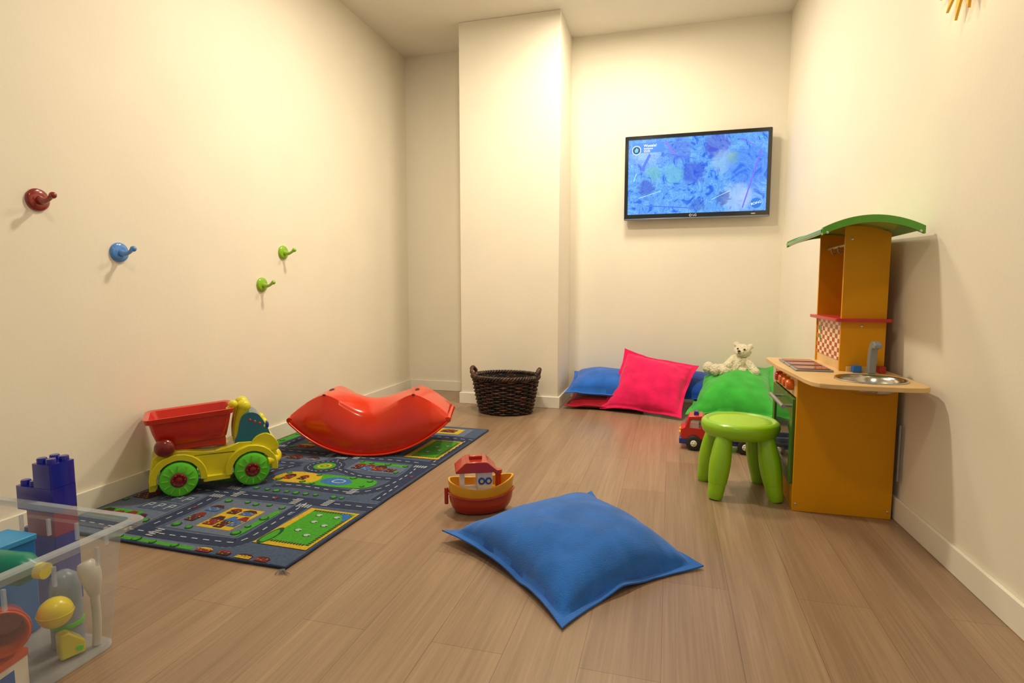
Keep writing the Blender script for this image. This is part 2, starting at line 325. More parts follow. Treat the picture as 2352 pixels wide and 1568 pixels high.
obj('nose',ball(.010,-.088,.170,.011,.008,.008),mat('brown stitched nose',(.05,.03,.02),.5),tb)
obj('mouth',tube(smoothpts([(0,-.087,.153),(.006,-.090,.150),(.010,-.090,.158),(.014,-.090,.150),(.021,-.086,.153)],4),.0015,6),eb,tb)
# ---------------------------------------------------------------- wicker basket
bk=thing('wicker_basket','dark brown oval wicker basket with two handles in front of the pillar','basket',(-1.155,3.985,0),R(2))
def wm(nm,a,b2):
    m=mat(nm,a,.38,.1,22); cr=[x for x in m.node_tree.nodes if x.type=='VALTORGB'][0]
    cr.color_ramp.elements[0].color=a+(1,); cr.color_ramp.elements[1].color=b2+(1,); cr.color_ramp.elements[0].position=.42; cr.color_ramp.elements[1].position=.66; return m
wk=wm('dark woven willow',(.012,.007,.006),(.11,.038,.020)); wk2=wm('black woven willow',(.007,.005,.005),(.04,.018,.012))
def br(z): t=z/.27; return .186+.056*t**.8, .145+.046*t**.8
NS=26; rings=[]
for k in range(18):
    z=.014+k*.0138; ax,ay=br(z)
    pts=[]
    for i in range(NS*6):
        a=2*PI*i/(NS*6); o_=.0085*math.cos(a*NS/2+PI*k); pts.append(((ax+o_)*math.cos(a),(ay+o_)*math.sin(a),z+.0025*math.sin(a*5+k)))
    rings.append(tube(pts,.0068,6,True)+(k%3==1 and 1 or 0,))
obj('woven_wall',rings,[wk,wk2],bk,smooth=80)
st=[]
for i in range(NS):
    a=2*PI*(i+.0)/NS; st.append(tube([(br(z)[0]*math.cos(a),br(z)[1]*math.sin(a),z) for z in (0.004,.07,.14,.21,.262)],.0055,6))
obj('stakes',st,wk2,bk,smooth=80)
obj('liner',loft([[(x,y,z) for x,y in circ(0,0,br(z)[0]-.012,40,br(z)[1]-.012)] for z in(.014,.1,.2,.262)],False),wk2,bk,smooth=80)
obj('bottom',prism(circ(0,0,.180,40,.140),.004,.014),wk,bk)
rim=[]
for s in range(3):
    pts=[]
    for i in range(240):
        a=2*PI*i/240; b_=a*22+s*2*PI/3; rr=.011
        pts.append(((.243+rr*math.cos(b_))*math.cos(a),(.193+rr*math.cos(b_))*math.sin(a),.268+rr*math.sin(b_)))
    rim.append(tube(pts,.0085,6,True)+(s%2,))
obj('braided_rim',rim,[wk,wk2],bk,smooth=80)
for sx in(-1,1):
    hp=smoothpts([(sx*.232,-.055,.265),(sx*.245,-.05,.300),(sx*.252,-.02,.322),(sx*.252,.02,.322),(sx*.245,.05,.300),(sx*.232,.055,.265)],7)
    g=[]
    for s in range(2):
        q=[]
        for i,p in enumerate(hp): a=i*1.1+s*PI; q.append(p+V3((math.cos(a)*.006,0,math.sin(a)*.006)))
        g.append(tube(q,.0095,8))
    obj('handle',g,wk,bk,smooth=80)
# ---------------------------------------------------------------- play rug
rug=thing('play_rug','blue grey road map play rug with green fields along the left wall','rug',(-1.68,2.45,0))
RC=[(-1.177,1.503),(-1.10,3.398),(-2.225,3.41),(-2.235,1.53)]
def rp(s,t):
    a=V3(RC[3]).lerp(V3(RC[0]),s); b_=V3(RC[2]).lerp(V3(RC[1]),s); return a.lerp(b_,t)
def rugmat(n,k,v=.18): return mat(n,k,.95,v,90,.6,400,sheen=.1,spec=.1)
RM=[rugmat('rug slate',c(70,88,120)),rugmat('rug road',c(40,54,88)),rugmat('rug white',c(180,190,204)),rugmat('rug green',c(66,160,40)),rugmat('rug dark green',c(20,80,34)),rugmat('rug yellow',c(205,172,36)),rugmat('rug red',c(132,34,30)),rugmat('rug brown',c(70,28,28)),rugmat('rug pond',c(50,110,190)),rugmat('rug pale',c(98,112,140))]
LEN,WID=1.89,1.08
cnt=[0]
def rq(loop,mi,z):
    V=[]; cnt[0]+=1
    for s,t in loop:
        p=rp(min(1,max(0,s/WID)),min(1,max(0,t/LEN))); V.append(V3((p.x,p.y,.0100+z*.0002+cnt[0]*4e-7)))
    return (V,[tuple(range(len(V)))],mi)
def rr_(s0,s1,t0,t1,mi,z): return rq([(s0,t0),(s1,t0),(s1,t1),(s0,t1)],mi,z)
g=[prism([tuple(p) for p in RC],0.001,.0098)]
rd=[]
def road(pts,w=.075):
    P=smoothpts([(p[0],p[1],0) for p in pts],6); rd.append((P,w)); k=len(rd)
    L_=[];R_=[]
    for i,p in enumerate(P):
        t=(P[min(i+1,len(P)-1)]-P[max(i-1,0)]).normalized(); n=V3((-t.y,t.x,0)); L_.append(p+n*w/2); R_.append(p-n*w/2)
    for i in range(len(P)-1):
        g.append(rq([(q.x,q.y) for q in (L_[i],L_[i+1],R_[i+1],R_[i])],1,1+k*.35))
    for sd in(1,-1):
        for i in range(len(P)-1):
            t=(P[i+1]-P[i]).normalized(); n=V3((-t.y,t.x,0))*sd
            a=P[i]+n*(w/2); b_=P[i+1]+n*(w/2); g.append(rq([(q.x,q.y) for q in (a,b_,b_+n*.005,a+n*.005)],9,.6))
    d=0; nx=.02
    for i in range(len(P)-1):
        l=(P[i+1]-P[i]).length
        while nx<d+l:
            q=P[i].lerp(P[i+1],(nx-d)/l); t=(P[i+1]-P[i]).normalized(); n=V3((-t.y,t.x,0))*.003; h=t*.013
            if not any(min((q-pp_).length for pp_ in P2)<w2*.62 for P2,w2 in rd[:-1]): g.append(rq([(v.x,v.y) for v in (q-h-n,q+h-n,q+h+n,q-h+n)],2,7.6))
            nx+=.05
        d+=l
road([(.0,.08),(.3,.075),(.7,.085),(.80,.12),(.80,.3),(.79,.50)],.07)
road([(.0,.49),(.3,.49),(.6,.50),(.85,.51),(1.08,.52)],.08)
road([(.36,.08),(.37,.3),(.36,.49),(.37,.62),(.36,.8),(.42,.93)],.07)
road([(.10,.49),(.10,.8),(.11,1.1),(.10,1.5),(.12,1.75)],.07)
road([(.50,.64),(.62,.66),(.80,.65),(.92,.66),(1.0,.75),(1.02,.95),(1.0,1.1)],.065)
road([(.0,.93),(.2,.93),(.42,.94)],.06); road([(.65,.92),(.8,.86),(.92,.86),(1.0,.87)],.055)
road([(.56,1.02),(.57,1.1),(.55,1.25),(.56,1.45),(.55,1.60),(.56,1.80)],.07)
road([(.0,1.12),(.3,1.13),(.6,1.12),(.85,1.13),(1.08,1.12)],.07)
road([(.0,1.62),(.3,1.63),(.6,1.62),(.85,1.63),(1.08,1.62)],.08)
road([(1.05,.60),(1.05,.9),(1.05,1.2),(1.05,1.6)],.05)
def zebra(s,t,along,n=5):
    for k in range(n):
        if along: g.append(rr_(s+k*.013,s+k*.013+.007,t,t+.032,2,8))
        else: g.append(rr_(s,s+.032,t+k*.013,t+k*.013+.007,2,8))
for a in [(.335,.43,1),(.335,.53,1),(.77,.44,1),(.42,.46,0),(.72,.46,0),(.86,.48,0),(.075,.54,1),(.40,.62,0),(.53,1.07,1),(.53,1.17,1),(.62,1.09,0),(.46,1.09,0),(.075,1.06,1),(.075,1.18,1),(.53,1.56,1),(.53,1.67,1),(.62,1.59,0),(.99,1.05,1),(.15,.9,0),(.42,.05,0),(.88,.63,0)]: zebra(*a)
def field(s0,s1,t0,t1,sheep):
    g.append(rr_(s0,s1,t0,t1,5,8.2)); g.append(rr_(s0+.028,s1-.012,t0+.028,t1-.012,3,8.6))
    n=int((t1-t0-.05)/.013)
    for k in range(n): g.append(rr_(s1-.026,s1-.012,t0+.03+k*.013,t0+.038+k*.013,7,9))
    n=int((s1-s0-.05)/.012)
    for k in range(n):
        g.append(rr_(s0+.03+k*.012,s0+.037+k*.012,t1-.028,t1-.012,7,9)); g.append(rr_(s0+.03+k*.012,s0+.037+k*.012,t0+.024,t0+.038,7,9))
    for s,t in sheep:
        g.append(rq(circ(s0+s,t0+t,.015,12,.012),4,9.2)); g.append(rq(circ(s0+s,t0+t+.003,.013,12,.010),2,9.6)); g.append(rq(circ(s0+s+.010,t0+t,.004,8),7,10))
field(.845,1.07,.115,.445,[(.09,.13),(.15,.10),(.10,.21),(.16,.19),(.08,.27),(.16,.27)])
g.append(rq(wloop([(.85,.13),(.885,.12),(.895,.2),(.87,.25),(.85,.22)]),4,9.1)); g.append(rq(wloop([(.855,.14),(.88,.13),(.888,.19),(.868,.23),(.855,.21)]),3,9.4)); g.append(rq(wloop([(1.02,.40),(1.05,.36),(1.05,.42),(1.0,.425)]),8,9.4))
field(.86,1.05,1.20,1.56,[(.08,.12),(.13,.16),(.09,.22),(.14,.25)])
g.append(rq(wloop([(.58,.70),(.8,.69),(.93,.72),(.93,.81),(.8,.83),(.6,.82)]),3,4)); g.append(rq(wloop([(.44,.70),(.6,.69),(.66,.74),(.62,.82),(.46,.82)]),5,4.2)); g.append(rq(wloop([(.68,.73),(.78,.71),(.83,.76),(.76,.81),(.69,.79)]),8,5)); g.append(rq(wloop([(.73,.745),(.78,.74),(.79,.775),(.74,.785)]),2,5.4)); g.append(rq(wloop([(.737,.75),(.778,.747),(.783,.772),(.745,.778)]),8,5.8))
g.append(rq(circ(.56,.94,.10,30),1,7)); g.append(rq(circ(.56,.94,.055,24),3,8)); g.append(rq(circ(.56,.94,.036,20),5,8.4)); g.append(rq(circ(.56,.94,.024,16),3,8.8)); g.append(rq(circ(.56,.94,.010,12),5,9.2))
for k in range(20):
    a=2*PI*k/20; g.append(rq([(.56+.078*math.cos(a+d),.94+.078*math.sin(a+d)) if q else (.56+.083*math.cos(a+d),.94+.083*math.sin(a+d)) for d,q in((0,0),(.15,0),(.15,1),(0,1))],2,8.2))
for a in [(.0,.32,.125,.44,9),(.42,.755,.13,.44,9),(.15,.31,.54,.88,9),(.0,.06,.54,.88,3),(.42,.93,.54,.61,0),(.15,.50,.985,1.075,9),(.68,.97,.93,1.07,9),(.15,.5,1.18,1.57,9),(.60,.84,1.18,1.57,9),(.0,.06,1.18,1.57,3),(.0,1.0,1.68,1.86,9),(.0,.7,.004,.038,9)]: g.append(rr_(*a,.4))
g.append(rr_(.53,.69,.17,.36,5,2)); g.append(rr_(.17,.29,.60,.84,3,2)); g.append(rr_(.63,.80,1.3,1.5,5,2)); g.append(rr_(.2,.34,1.3,1.5,5,2)); g.append(rr_(.30,.68,.006,.026,3,2)); g.append(rr_(.02,.22,.13,.22,3,2)); g.append(rr_(.2,.5,1.74,1.84,3,2)); g.append(rr_(.65,.95,1.72,1.84,5,2))
g.append(rr_(.69,.96,1.035,1.07,3,2)); g.append(rr_(.725,.755,.14,.38,3,2))
def tree(s,t,r=.02): g.append(rq(circ(s,t,r,12),4,8.9)); g.append(rq(circ(s-.004,t+.004,r*.7,12),3,9.3))
for s,t in [(.46,.575),(.52,.575),(.57,.572),(.62,.576),(.67,.573),(.72,.575),(.77,.575),(.86,.575),(.90,.575),(.60,.71),(.66,.70),(.9,.73),(.9,.80),(.8,.82),(.62,.81),(.46,.80),(.47,.71),(.45,.16),(.46,.41),(.52,.15),(.73,.16),(.73,.22),(.735,.30),(.73,.41),(.66,.42),(.55,.42),(.60,.41),(.30,.15),(.02,.30),(.03,.6),(.03,.7),(.03,.85),(.18,.61),(.28,.82),(.7,1.06),(.76,1.05),(.85,1.055),(.95,1.05),(.95,.95),(.17,1.06),(.03,1.3),(.03,1.45),(.17,1.2),(.48,1.2),(.48,1.55),(.62,1.2),(.82,1.2),(.82,1.55),(.63,1.55),(.34,.015),(.42,.016),(.5,.014),(.6,.015),(.25,1.8),(.35,1.78),(.46,1.8),(.7,1.75),(.9,1.8),(.3,.87)]: tree(s,t,random.uniform(.012,.020))
def house(s,t,w_,h_,m1,m2):
    g.append(rr_(s,s+w_,t,t+h_*.65,m1,9)); g.append(rq([(s-.006,t+h_*.6),(s+w_+.006,t+h_*.6),(s+w_*.75,t+h_),(s+w_*.25,t+h_)],m2,10))
    k=max(2,int(w_/.013))
    for i in range(k):
        for j in range(3): g.append(rr_(s+.003+i*w_/k,s+.003+i*w_/k+w_/k*.45,t+.007+j*h_*.19,t+.007+j*h_*.19+h_*.09,(9,5,6)[(i+j)%3],11))
for a in [(.54,.19,.05,.08,6,7),(.60,.18,.04,.10,7,8),(.645,.20,.04,.09,8,6),(.55,.30,.045,.05,7,6),(.61,.30,.06,.05,8,7),(.44,.20,.045,.08,7,6),(.44,.30,.06,.06,8,7),(.03,.14,.06,.07,6,7),(.10,.14,.05,.06,7,6),(.16,.14,.05,.07,8,6),(.22,.14,.05,.06,6,7),(.02,.33,.09,.09,7,6),(.18,.64,.05,.08,6,7),(.24,.66,.04,.07,7,6),(.19,.75,.08,.07,5,7),(.47,.72,.05,.07,6,7),(.55,.73,.04,.06,7,6),(.70,.95,.05,.08,7,6),(.76,.94,.04,.09,8,6),(.81,.95,.06,.08,6,7),(.88,.95,.05,.07,7,9),(.18,1.0,.07,.06,6,7),(.28,1.0,.08,.06,7,6),(.39,1.0,.07,.06,9,7),(.21,1.32,.06,.09,7,6),(.28,1.33,.05,.10,6,7),(.37,1.24,.09,.12,7,6),(.40,1.42,.08,.10,6,7),(.19,1.2,.10,.07,6,5),(.64,1.32,.07,.09,6,7),(.72,1.31,.06,.12,7,6),(.64,1.22,.08,.07,7,9),(.74,1.22,.07,.06,6,7),(.08,1.70,.08,.10,6,7),(.5,1.7,.08,.10,7,6),(.68,1.75,.08,.07,6,7),(.82,1.75,.09,.07,7,6),(.70,.003,.06,.03,6,5),(.79,.003,.05,.03,7,6),(.87,.003,.06,.03,5,7),(.95,.003,.05,.03,6,7)]: house(*a)
for i in range(3):
    for j in range(2):
        s=.145+i*.055; t=.245+j*.09
        g.append(rr_(s,s+.048,t,t+.078,0,4)); g.append(rr_(s+.012,s+.018,t+.015,t+.062,2,6))
        for q in [(.018,.034,.056,.062),(.018,.034,.036,.042),(.034,.040,.036,.062)]: g.append(rr_(s+q[0],s+q[1],t+q[2],t+q[3],2,7))
def car(s,t,l,mi): g.append(rr_(s,s+.014,t,t+l,mi,9)); g.append(rr_(s+.003,s+.011,t+l*.3,t+l*.7,8,10))
for a in [(.37,.3,.03,6),(.345,.70,.03,5),(1.045,.9,.03,6),(.80,.35,.04,9),(.56,1.4,.03,3),(.08,1.4,.035,6),(.08,.7,.03,5),(.57,1.7,.03,6),(.30,.06,.03,5),(.62,.48,.03,6)]: car(*a)
obj('pile',g,RM,rug,w=True,recalc=False)
edge=[]
cs=[V3((p[0],p[1],.0062)) for p in RC]
for i in range(4):
    a,b_=cs[i],cs[(i+1)%4]; edge+= [a.lerp(b_,k/20)+V3((.003*noise.noise(V3((i,k*.5,3))),.002*noise.noise(V3((i,k*.5,9))),.0006*noise.noise(V3((i,k*.5,0))))) for k in range(20)]
obj('bound_edge',tube(edge,.0052,8,True),rugmat('rug binding',c(52,66,96)),rug,w=True,smooth=80)
fr=[]
for k in range(9): 
    a=-2.3+k*.16; p=V3((-1.177,1.503,.004)); l=random.uniform(.02,.045); fr.append(tube([p,p+V3((l*.5*math.cos(a),l*.5*math.sin(a),.002)),p+V3((l*math.cos(a+.4),l*math.sin(a+.4),0))],.0011,5))
obj('loose_threads',fr,rugmat('thread grey',c(120,115,125)),rug,w=True)
# ---------------------------------------------------------------- dump truck
hd=math.atan2(.207,.201); o0=V3((-2.049,1.949,0)); nl=V3((-math.sin(hd),math.cos(hd),0))
dt=thing('toy_dump_truck','large yellow ride-on toy dump truck with red tipping bin on the rug','toy truck',tuple(o0+nl*.088+V3((0.018,-.022,.0135))),hd)
ty=mat('yellow plastic',c(218,208,20),.25,.04,coat=.4); tr=mat('red plastic',c(205,40,20),.28,.05,coat=.4); tg=mat('lime tyre plastic',c(90,205,45),.35,.05); tdr=mat('dark red plastic',c(120,22,15),.25,.05,coat=.4); tt=mat('teal plastic',c(8,105,130),.28,.05,coat=.4); tyg=mat('yellow green plastic',c(140,205,60),.4)
def arch(cx,cz,r,a0,a1,n=10): return [(cx+r*math.cos(R(a0+(a1-a0)*i/n)),cz+r*math.sin(R(a0+(a1-a0)*i/n))) for i in range(n+1)]
wr_=.075; ar=.083
prof=[(-.112,.028),(-.088,.028)]+arch(0,wr_,ar,200,-14,12)+[(.12,.046),(.165,.046)]+arch(.289,wr_,ar,194,-8,12)+[(.39,.05),(.405,.08),(.405,.12),(.39,.155),(.35,.182),(.30,.196),(.235,.200),(.20,.186),(.14,.176),(.10,.178),(.03,.192),(-.06,.195),(-.095,.170),(-.108,.10)]
prof=[p for i,p in enumerate(prof) if i==0 or (V3(p)-V3(prof[i-1])).length>.004]
obj('chassis',prism(prof,-.088,.088,(),'y'),ty,dt,bevel=.012,seg=3)
for sy in(-1,1):
    for cx in(0,.289):
        o_=arch(cx,wr_,.110,188,-8,14); i_=arch(cx,wr_,.082,-8,188,14)
        obj('fender',[prism(o_+i_,sy*.080,sy*.114,(),'y')],ty,dt,bevel=.008,seg=3)
    obj('running_board',[prism([(.09,.046),(.20,.046),(.196,.070),(.094,.070)],sy*.084,sy*.110,(),'y')],ty,dt,bevel=.006,seg=3)
def wheel(parent,x,y,r,w_,mt,mh,md=None,out=-1):
    pr=[(r*.45,-w_/2),(r*.85,-w_/2),(r*.97,-w_*.38),(r,-w_*.2),(r,w_*.2),(r*.97,w_*.38),(r*.85,w_/2),(r*.45,w_/2)]
    wz=obj('wheel',xf(lathe(pr,36),T(x,y,r)@RX(PI/2)),mt,parent)
    Q=T(x,y,r)@RX(-PI/2 if out>0 else PI/2)
    obj('hub',[xf(lathe([(r*.42,w_/2-.002),(r*.42,w_/2+.004),(r*.34,w_/2+.007),(r*.2,w_/2+.004),(r*.17,w_/2+.013),(r*.05,w_/2+.015)],24),Q)]+[xf(ball(r*.3*math.cos(k*PI/3),r*.3*math.sin(k*PI/3),w_/2+.006,.004,n=8,mm=6),Q) for k in range(6)],mh,wz)
    if md:
        obj('tread_ribs',[xf(box(r*.68,0,w_/2+.001,r*.34,.005,.005),Q@RZ(k*PI/6)) for k in range(12)],md,wz)
for sy in(-1,1):
    for cx in(0,.289): wheel(dt,cx,sy*.098,wr_,.044,tg,tdr,tyg,sy)
def binring(z,x0,x1,w_,r=.026): return [(x+.014,y,z-.006) for x,y in rrect(x0,x1,-w_/2,w_/2,r)]
def slant(rg,k): return [(x,y,z+k*(x-.04)) for x,y,z in rg]
obj('bin',loft([slant(q,.06) for q in [binring(.226,-.075,.174,.150),binring(.232,-.085,.180,.164),binring(.290,-.104,.192,.190),binring(.332,-.114,.199,.206),binring(.336,-.129,.208,.228),binring(.357,-.133,.212,.236),binring(.359,-.128,.208,.230),binring(.354,-.113,.197,.204),binring(.25,-.078,.170,.150),binring(.248,-.068,.160,.13)]]),tr,dt,smooth=50)
obj('bin_hinge',[bx(-.07,.19,-.06,.06,.19,.230)],tr,dt,bevel=.006)
each('rear_knob',[ball(-.045,-.106,.218,.040,.028,.040),ball(-.045,.106,.218,.040,.028,.040)],tdr,dt)
cab=[(.234,.190),(.238,.240),(.256,.312),(.290,.330),(.325,.318),(.352,.275),(.370,.230),(.370,.185)]
obj('cab',prism(wloop(cab,4),-.084,.084,(),'y'),tt,dt,bevel=.020,seg=4)
obj('hood',prism(wloop([(.29,.18),(.312,.218),(.36,.228),(.398,.19),(.403,.15),(.35,.15)],3),-.094,.094,(),'y'),ty,dt,bevel=.014,seg=3)
each('front_eye',[ball(.350,-.058,.262,.020,.027,.034),ball(.350,.058,.262,.020,.027,.034)],ty,dt); each('pupil',[ball(.360,-.074,.264,.010,.013,.019),ball(.360,.074,.264,.010,.013,.019)],mat('blue eye',c(15,60,150),.2),dt)
obj('bumper',[tube(smoothpts([(.35,-.105,.10),(.390,-.08,.10),(.408,0,.10),(.390,.08,.10),(.35,.105,.10)],6),.022,12)],ty,dt)
each('headlight',[ball(.392,-.065,.150,.016),ball(.392,.065,.150,.016)],mat('amber lamp',c(235,190,20),.2),dt)
p=smoothpts([(.240,0,.20),(.242,0,.26),(.256,0,.32),(.268,0,.352)],5)
for sy in(-1,1): obj('steering_post',[tube([q+V3((0,sy*.05,0)) for q in p],[.020+.010*(i/len(p))**2 for i in range(len(p))],14),ball(.269,sy*.05,.356,.030)],ty,dt)
obj('bin_knob',[tube([(.205,-.06,.346),(.222,-.06,.362),(.226,-.06,.372)],.015,12),ball(.225,-.06,.370,.020)],ty,dt)
each('dashboard_button',[ball(.290+i*.020,-.084,.296-i*.010,.006,.004,.006,n=8,mm=6) for i in range(3)],tr,dt)
# ---------------------------------------------------------------- rocker
rk=thing('rocker_toy','glossy orange red plastic rocking seesaw standing on the play rug','rocker',(-1.60,2.86,.0135),R(17))
rred=mat('orange red plastic',c(216,48,10),.20,.03,coat=.35)
PK=.56
def sm_(q): return q*q*(3-2*q)
def edgez(s):
    a=abs(s)
    if a<PK: q=a/PK; return .214+.108*(.85*sm_(q)+.15*q*q)
    q=(a-PK)/(1-PK); return .322-.112*q**1.45
def midz(s):
    a=abs(s)
    if a<PK: q=a/PK; return .276+.048*(.85*sm_(q)+.15*q*q)
    q=(a-PK)/(1-PK); return .324-.108*q**1.5
def botz(s): return .168*abs(s)**2.2
def wtop(s): return .155-.006*min(1,abs(s)/PK)-.010*max(0,(abs(s)-PK)/(1-PK))
def wbot(s): return .200-.040*abs(s)**3
def rsec(s):
    x=s*.425; zb=botz(s); ze=max(edgez(s),zb+.012); zc=max(midz(s),zb+.014); wt=wtop(s); wb=wbot(s); n=12
    half=[(-wb-.012,zb),(-wb-.014,zb+.003),(-wb-.012,zb+.006),(-wb+.001,zb+.007)]
    P0=V3((-wb+.002,zb+.008)); P1=V3((-wt,ze)); fu=max(0,min(1,(ze-zb)/.18))
    for i in range(n):
        t=i/(n-1); p=P0.lerp(P1,t); bul=.023*math.sin(PI*t**.9)*fu; half.append((p.x-bul,p.y+bul*.1))
    for i in range(1,9):
        t=i/9; half.append((-wt*(1-t),ze+(zc-ze)*math.sin(t*PI/2)**.9))
    full=half+[(0,zc)]+[(-p[0],p[1]) for p in half[::-1]]
    return [(x,p[0],p[1]) for p in full]
S=[-1+2*i/100 for i in range(101)]
obj('shell',loft([rsec(s) for s in S]),rred,rk,smooth=50)
for sy in(-1,1):
    obj('lower_lip',tube([(s*.425,sy*(wbot(s)+.012),botz(s)+.0055) for s in S],.0055,8),rred,rk,smooth=80)
for s in(-1,1):
    obj('end_lip',tube([(s*.426,y,.190-.10*(abs(y)/.17)**4*.08) for y in [-.160+.032*i for i in range(11)]],.016,14),rred,rk,smooth=80)
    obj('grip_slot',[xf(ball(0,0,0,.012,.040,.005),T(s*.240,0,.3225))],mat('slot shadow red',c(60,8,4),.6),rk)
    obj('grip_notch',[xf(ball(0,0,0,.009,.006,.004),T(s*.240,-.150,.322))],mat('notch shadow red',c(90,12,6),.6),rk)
# ---------------------------------------------------------------- boat
boat=thing('toy_boat','small red and orange toy boat with white cabin beside the blue cushion','toy boat',(-.738,2.150,0),R(24))
bred=mat('boat red plastic',c(172,38,16),.25,.05,coat=.4); bor=mat('boat yellow orange plastic',c(225,160,22),.3,.05,coat=.3)
def plan(sx,sy,z,sh=.0):
    out=[]
    for i in range(56):
        a=2*PI*i/56; x=math.cos(a); y=math.sin(a)
        if x>0: w_=max(0,1-x**2.0)**.62; yy_=(1 if y>=0 else -1)*w_ if abs(y)>1e-6 else 0
        else: yy_=(abs(y)**.80)*(1 if y>=0 else -1)
        out.append(((.142 if x>0 else .122)*sx*x,.080*sy*yy_,z+sh*x*x*(1.4 if x>0 else 1)))
    return out
obj('hull',loft([plan(.70,.70,.0),plan(.80,.84,.006),plan(.92,.95,.025,.002),plan(.98,1.0,.045,.006),plan(1.0,1.02,.070,.012)]),bred,boat,smooth=60)
obj('gunwale',loft([plan(.985,.99,.070,.012),plan(1.0,1.01,.090,.018),plan(1.03,1.05,.108,.022),plan(1.02,1.04,.113,.022),plan(.96,.96,.111,.022),plan(.92,.91,.09,.010),plan(.89,.88,.082,.0)]),bor,boat,smooth=60)
obj('rub_rail',tube([V3(p) for p in plan(1.02,1.04,.071,.012)],.0045,8,True),bred,boat)
obj('rudder',[bx(-.140,-.124,-.006,.006,.03,.100)],bred,boat,bevel=.004)
cw=mat('white cabin plastic',c(236,228,212),.35)
obj('cabin',[bx(-.078,-.060,-.042,.042,.080,.182),bx(-.010,.052,-.044,.044,.080,.182),bx(-.078,.052,-.035,.035,.080,.095)],cw,boat,bevel=.003)
rl=[(-.096,.172),(-.096,.180),(-.060,.212),(-.050,.216),(.024,.216),(.034,.212),(.070,.180),(.070,.172)]
obj('roof',prism(rl,-.060,.060,(),'y'),bred,boat,bevel=.003,seg=2)
obj('roof_ridge',[bx(-.040,.014,-.014,.014,.214,.230)],bred,boat,bevel=.004,seg=3)
for px in(.008,.036):
    ph=obj('porthole',xf(lathe([(.014,0),(.014,.004),(.010,.005)],20),T(px,-.044,.135)@RX(PI/2)),mat('porthole blue',c(30,80,190),.25),boat)
    obj('window',xf(lathe([(.007,0),(.007,.0065)],16),T(px,-.044,.135)@RX(PI/2)),mat('porthole yellow',c(225,190,70),.25),ph)
obj('chimney',[xf(lathe([(.012,.085),(.012,.145),(.017,.147),(.017,.162),(.008,.163)],20),T(.082,.015,0))],bred,boat)
# ---------------------------------------------------------------- stool
stl=thing('childrens_stool','lime green round plastic children stool in front of the toy kitchen','stool',(.313,2.675,0),R(8))
stl.scale=(1.0,1.0,1.04)
sg=mat('lime green plastic',c(142,198,8),.3,.02,coat=.3)
obj('seat',lathe([(.05,.245),(.128,.245),(.146,.250),(.160,.264),(.166,.288),(.162,.305),(.150,.315),(.140,.313),(.134,.306),(.06,.304),(.01,.304)],56),sg,stl,smooth=60)
obj('seat_pad',lathe([(.133,.3045),(.131,.308),(.10,.310),(.01,.3105)],48),mat('dotted seat pad',c(165,212,40),.5,.10,220,.4,260),stl,smooth=60)
for sx in(-1,1):
    for sy in(-1,1):
        top=V3((sx*.085,sy*.085,.262)); bot=V3((sx*.126,sy*.126,.0)); P=[top.lerp(bot,i/16) for i in range(17)]
        rad=[.029+.015*math.sin(PI*min(1,(i/16)*.85+.12))**1.5 for i in range(17)]; rad[-1]=.025; rad[-2]=.032
        lg=obj('leg',tube(P[:13],rad[:13],20),sg,stl,smooth=60)
        obj('foot_cap',tube(P[12:16]+[bot+V3((0,0,.0005))],[rad[12]-.0012]+rad[13:16]+[.025],20),sg,lg,smooth=60)
# ---------------------------------------------------------------- toy truck behind stool
tk=thing('toy_truck','small toy truck with red cab and blue flatbed behind the green stool','toy truck',(.285,3.36,0),R(-3))
tb_=mat('toy blue plastic',c(25,60,150),.3,coat=.3); tr2=mat('toy red plastic',c(200,35,25),.28,coat=.4); tbl=mat('black rubber',(.02,.02,.022),.5)
obj('chassis',[bx(-.20,.19,-.055,.055,.035,.062),bx(-.215,-.17,-.065,.065,.030,.065)],tb_,tk,bevel=.006)
cabp=[(-.205,.06),(-.208,.115),(-.185,.125),(-.165,.19),(-.09,.195),(-.075,.18),(-.075,.06)]
obj('cab',prism(cabp,-.065,.065,[[(-.165,.125),(-.15,.172),(-.10,.175),(-.10,.125)][::-1]],'y'),tr2,tk,bevel=.006)
obj('driver_seat',bx(-.11,-.08,-.05,.05,.06,.14),mat('seat grey',(.3,.3,.32),.5),tk)
obj('roof_light',[tube([(-.125,-.03,.200),(-.125,.03,.200)],.014,12)],tb_,tk)
each('headlight',[ball(-.207,-.04,.092,.012),ball(-.207,.04,.092,.012)],mat('yellow lamp',c(230,190,30),.3),tk)
gb_=mat('grey blue bed',c(70,85,120),.35)
obj('flatbed',[bx(-.06,.19,-.07,.07,.062,.078),bx(-.06,.19,-.07,-.062,.078,.105),bx(-.06,.19,.062,.07,.078,.105),bx(.182,.19,-.07,.07,.078,.105)],gb_,tk,bevel=.003)
wgr=mat('white hub plastic',(.8,.78,.7),.3)
for cx in(-.135,.135):
    for sy in(-1,1): wheel(tk,cx,sy*.07,.042,.032,tbl,wgr,None,sy)
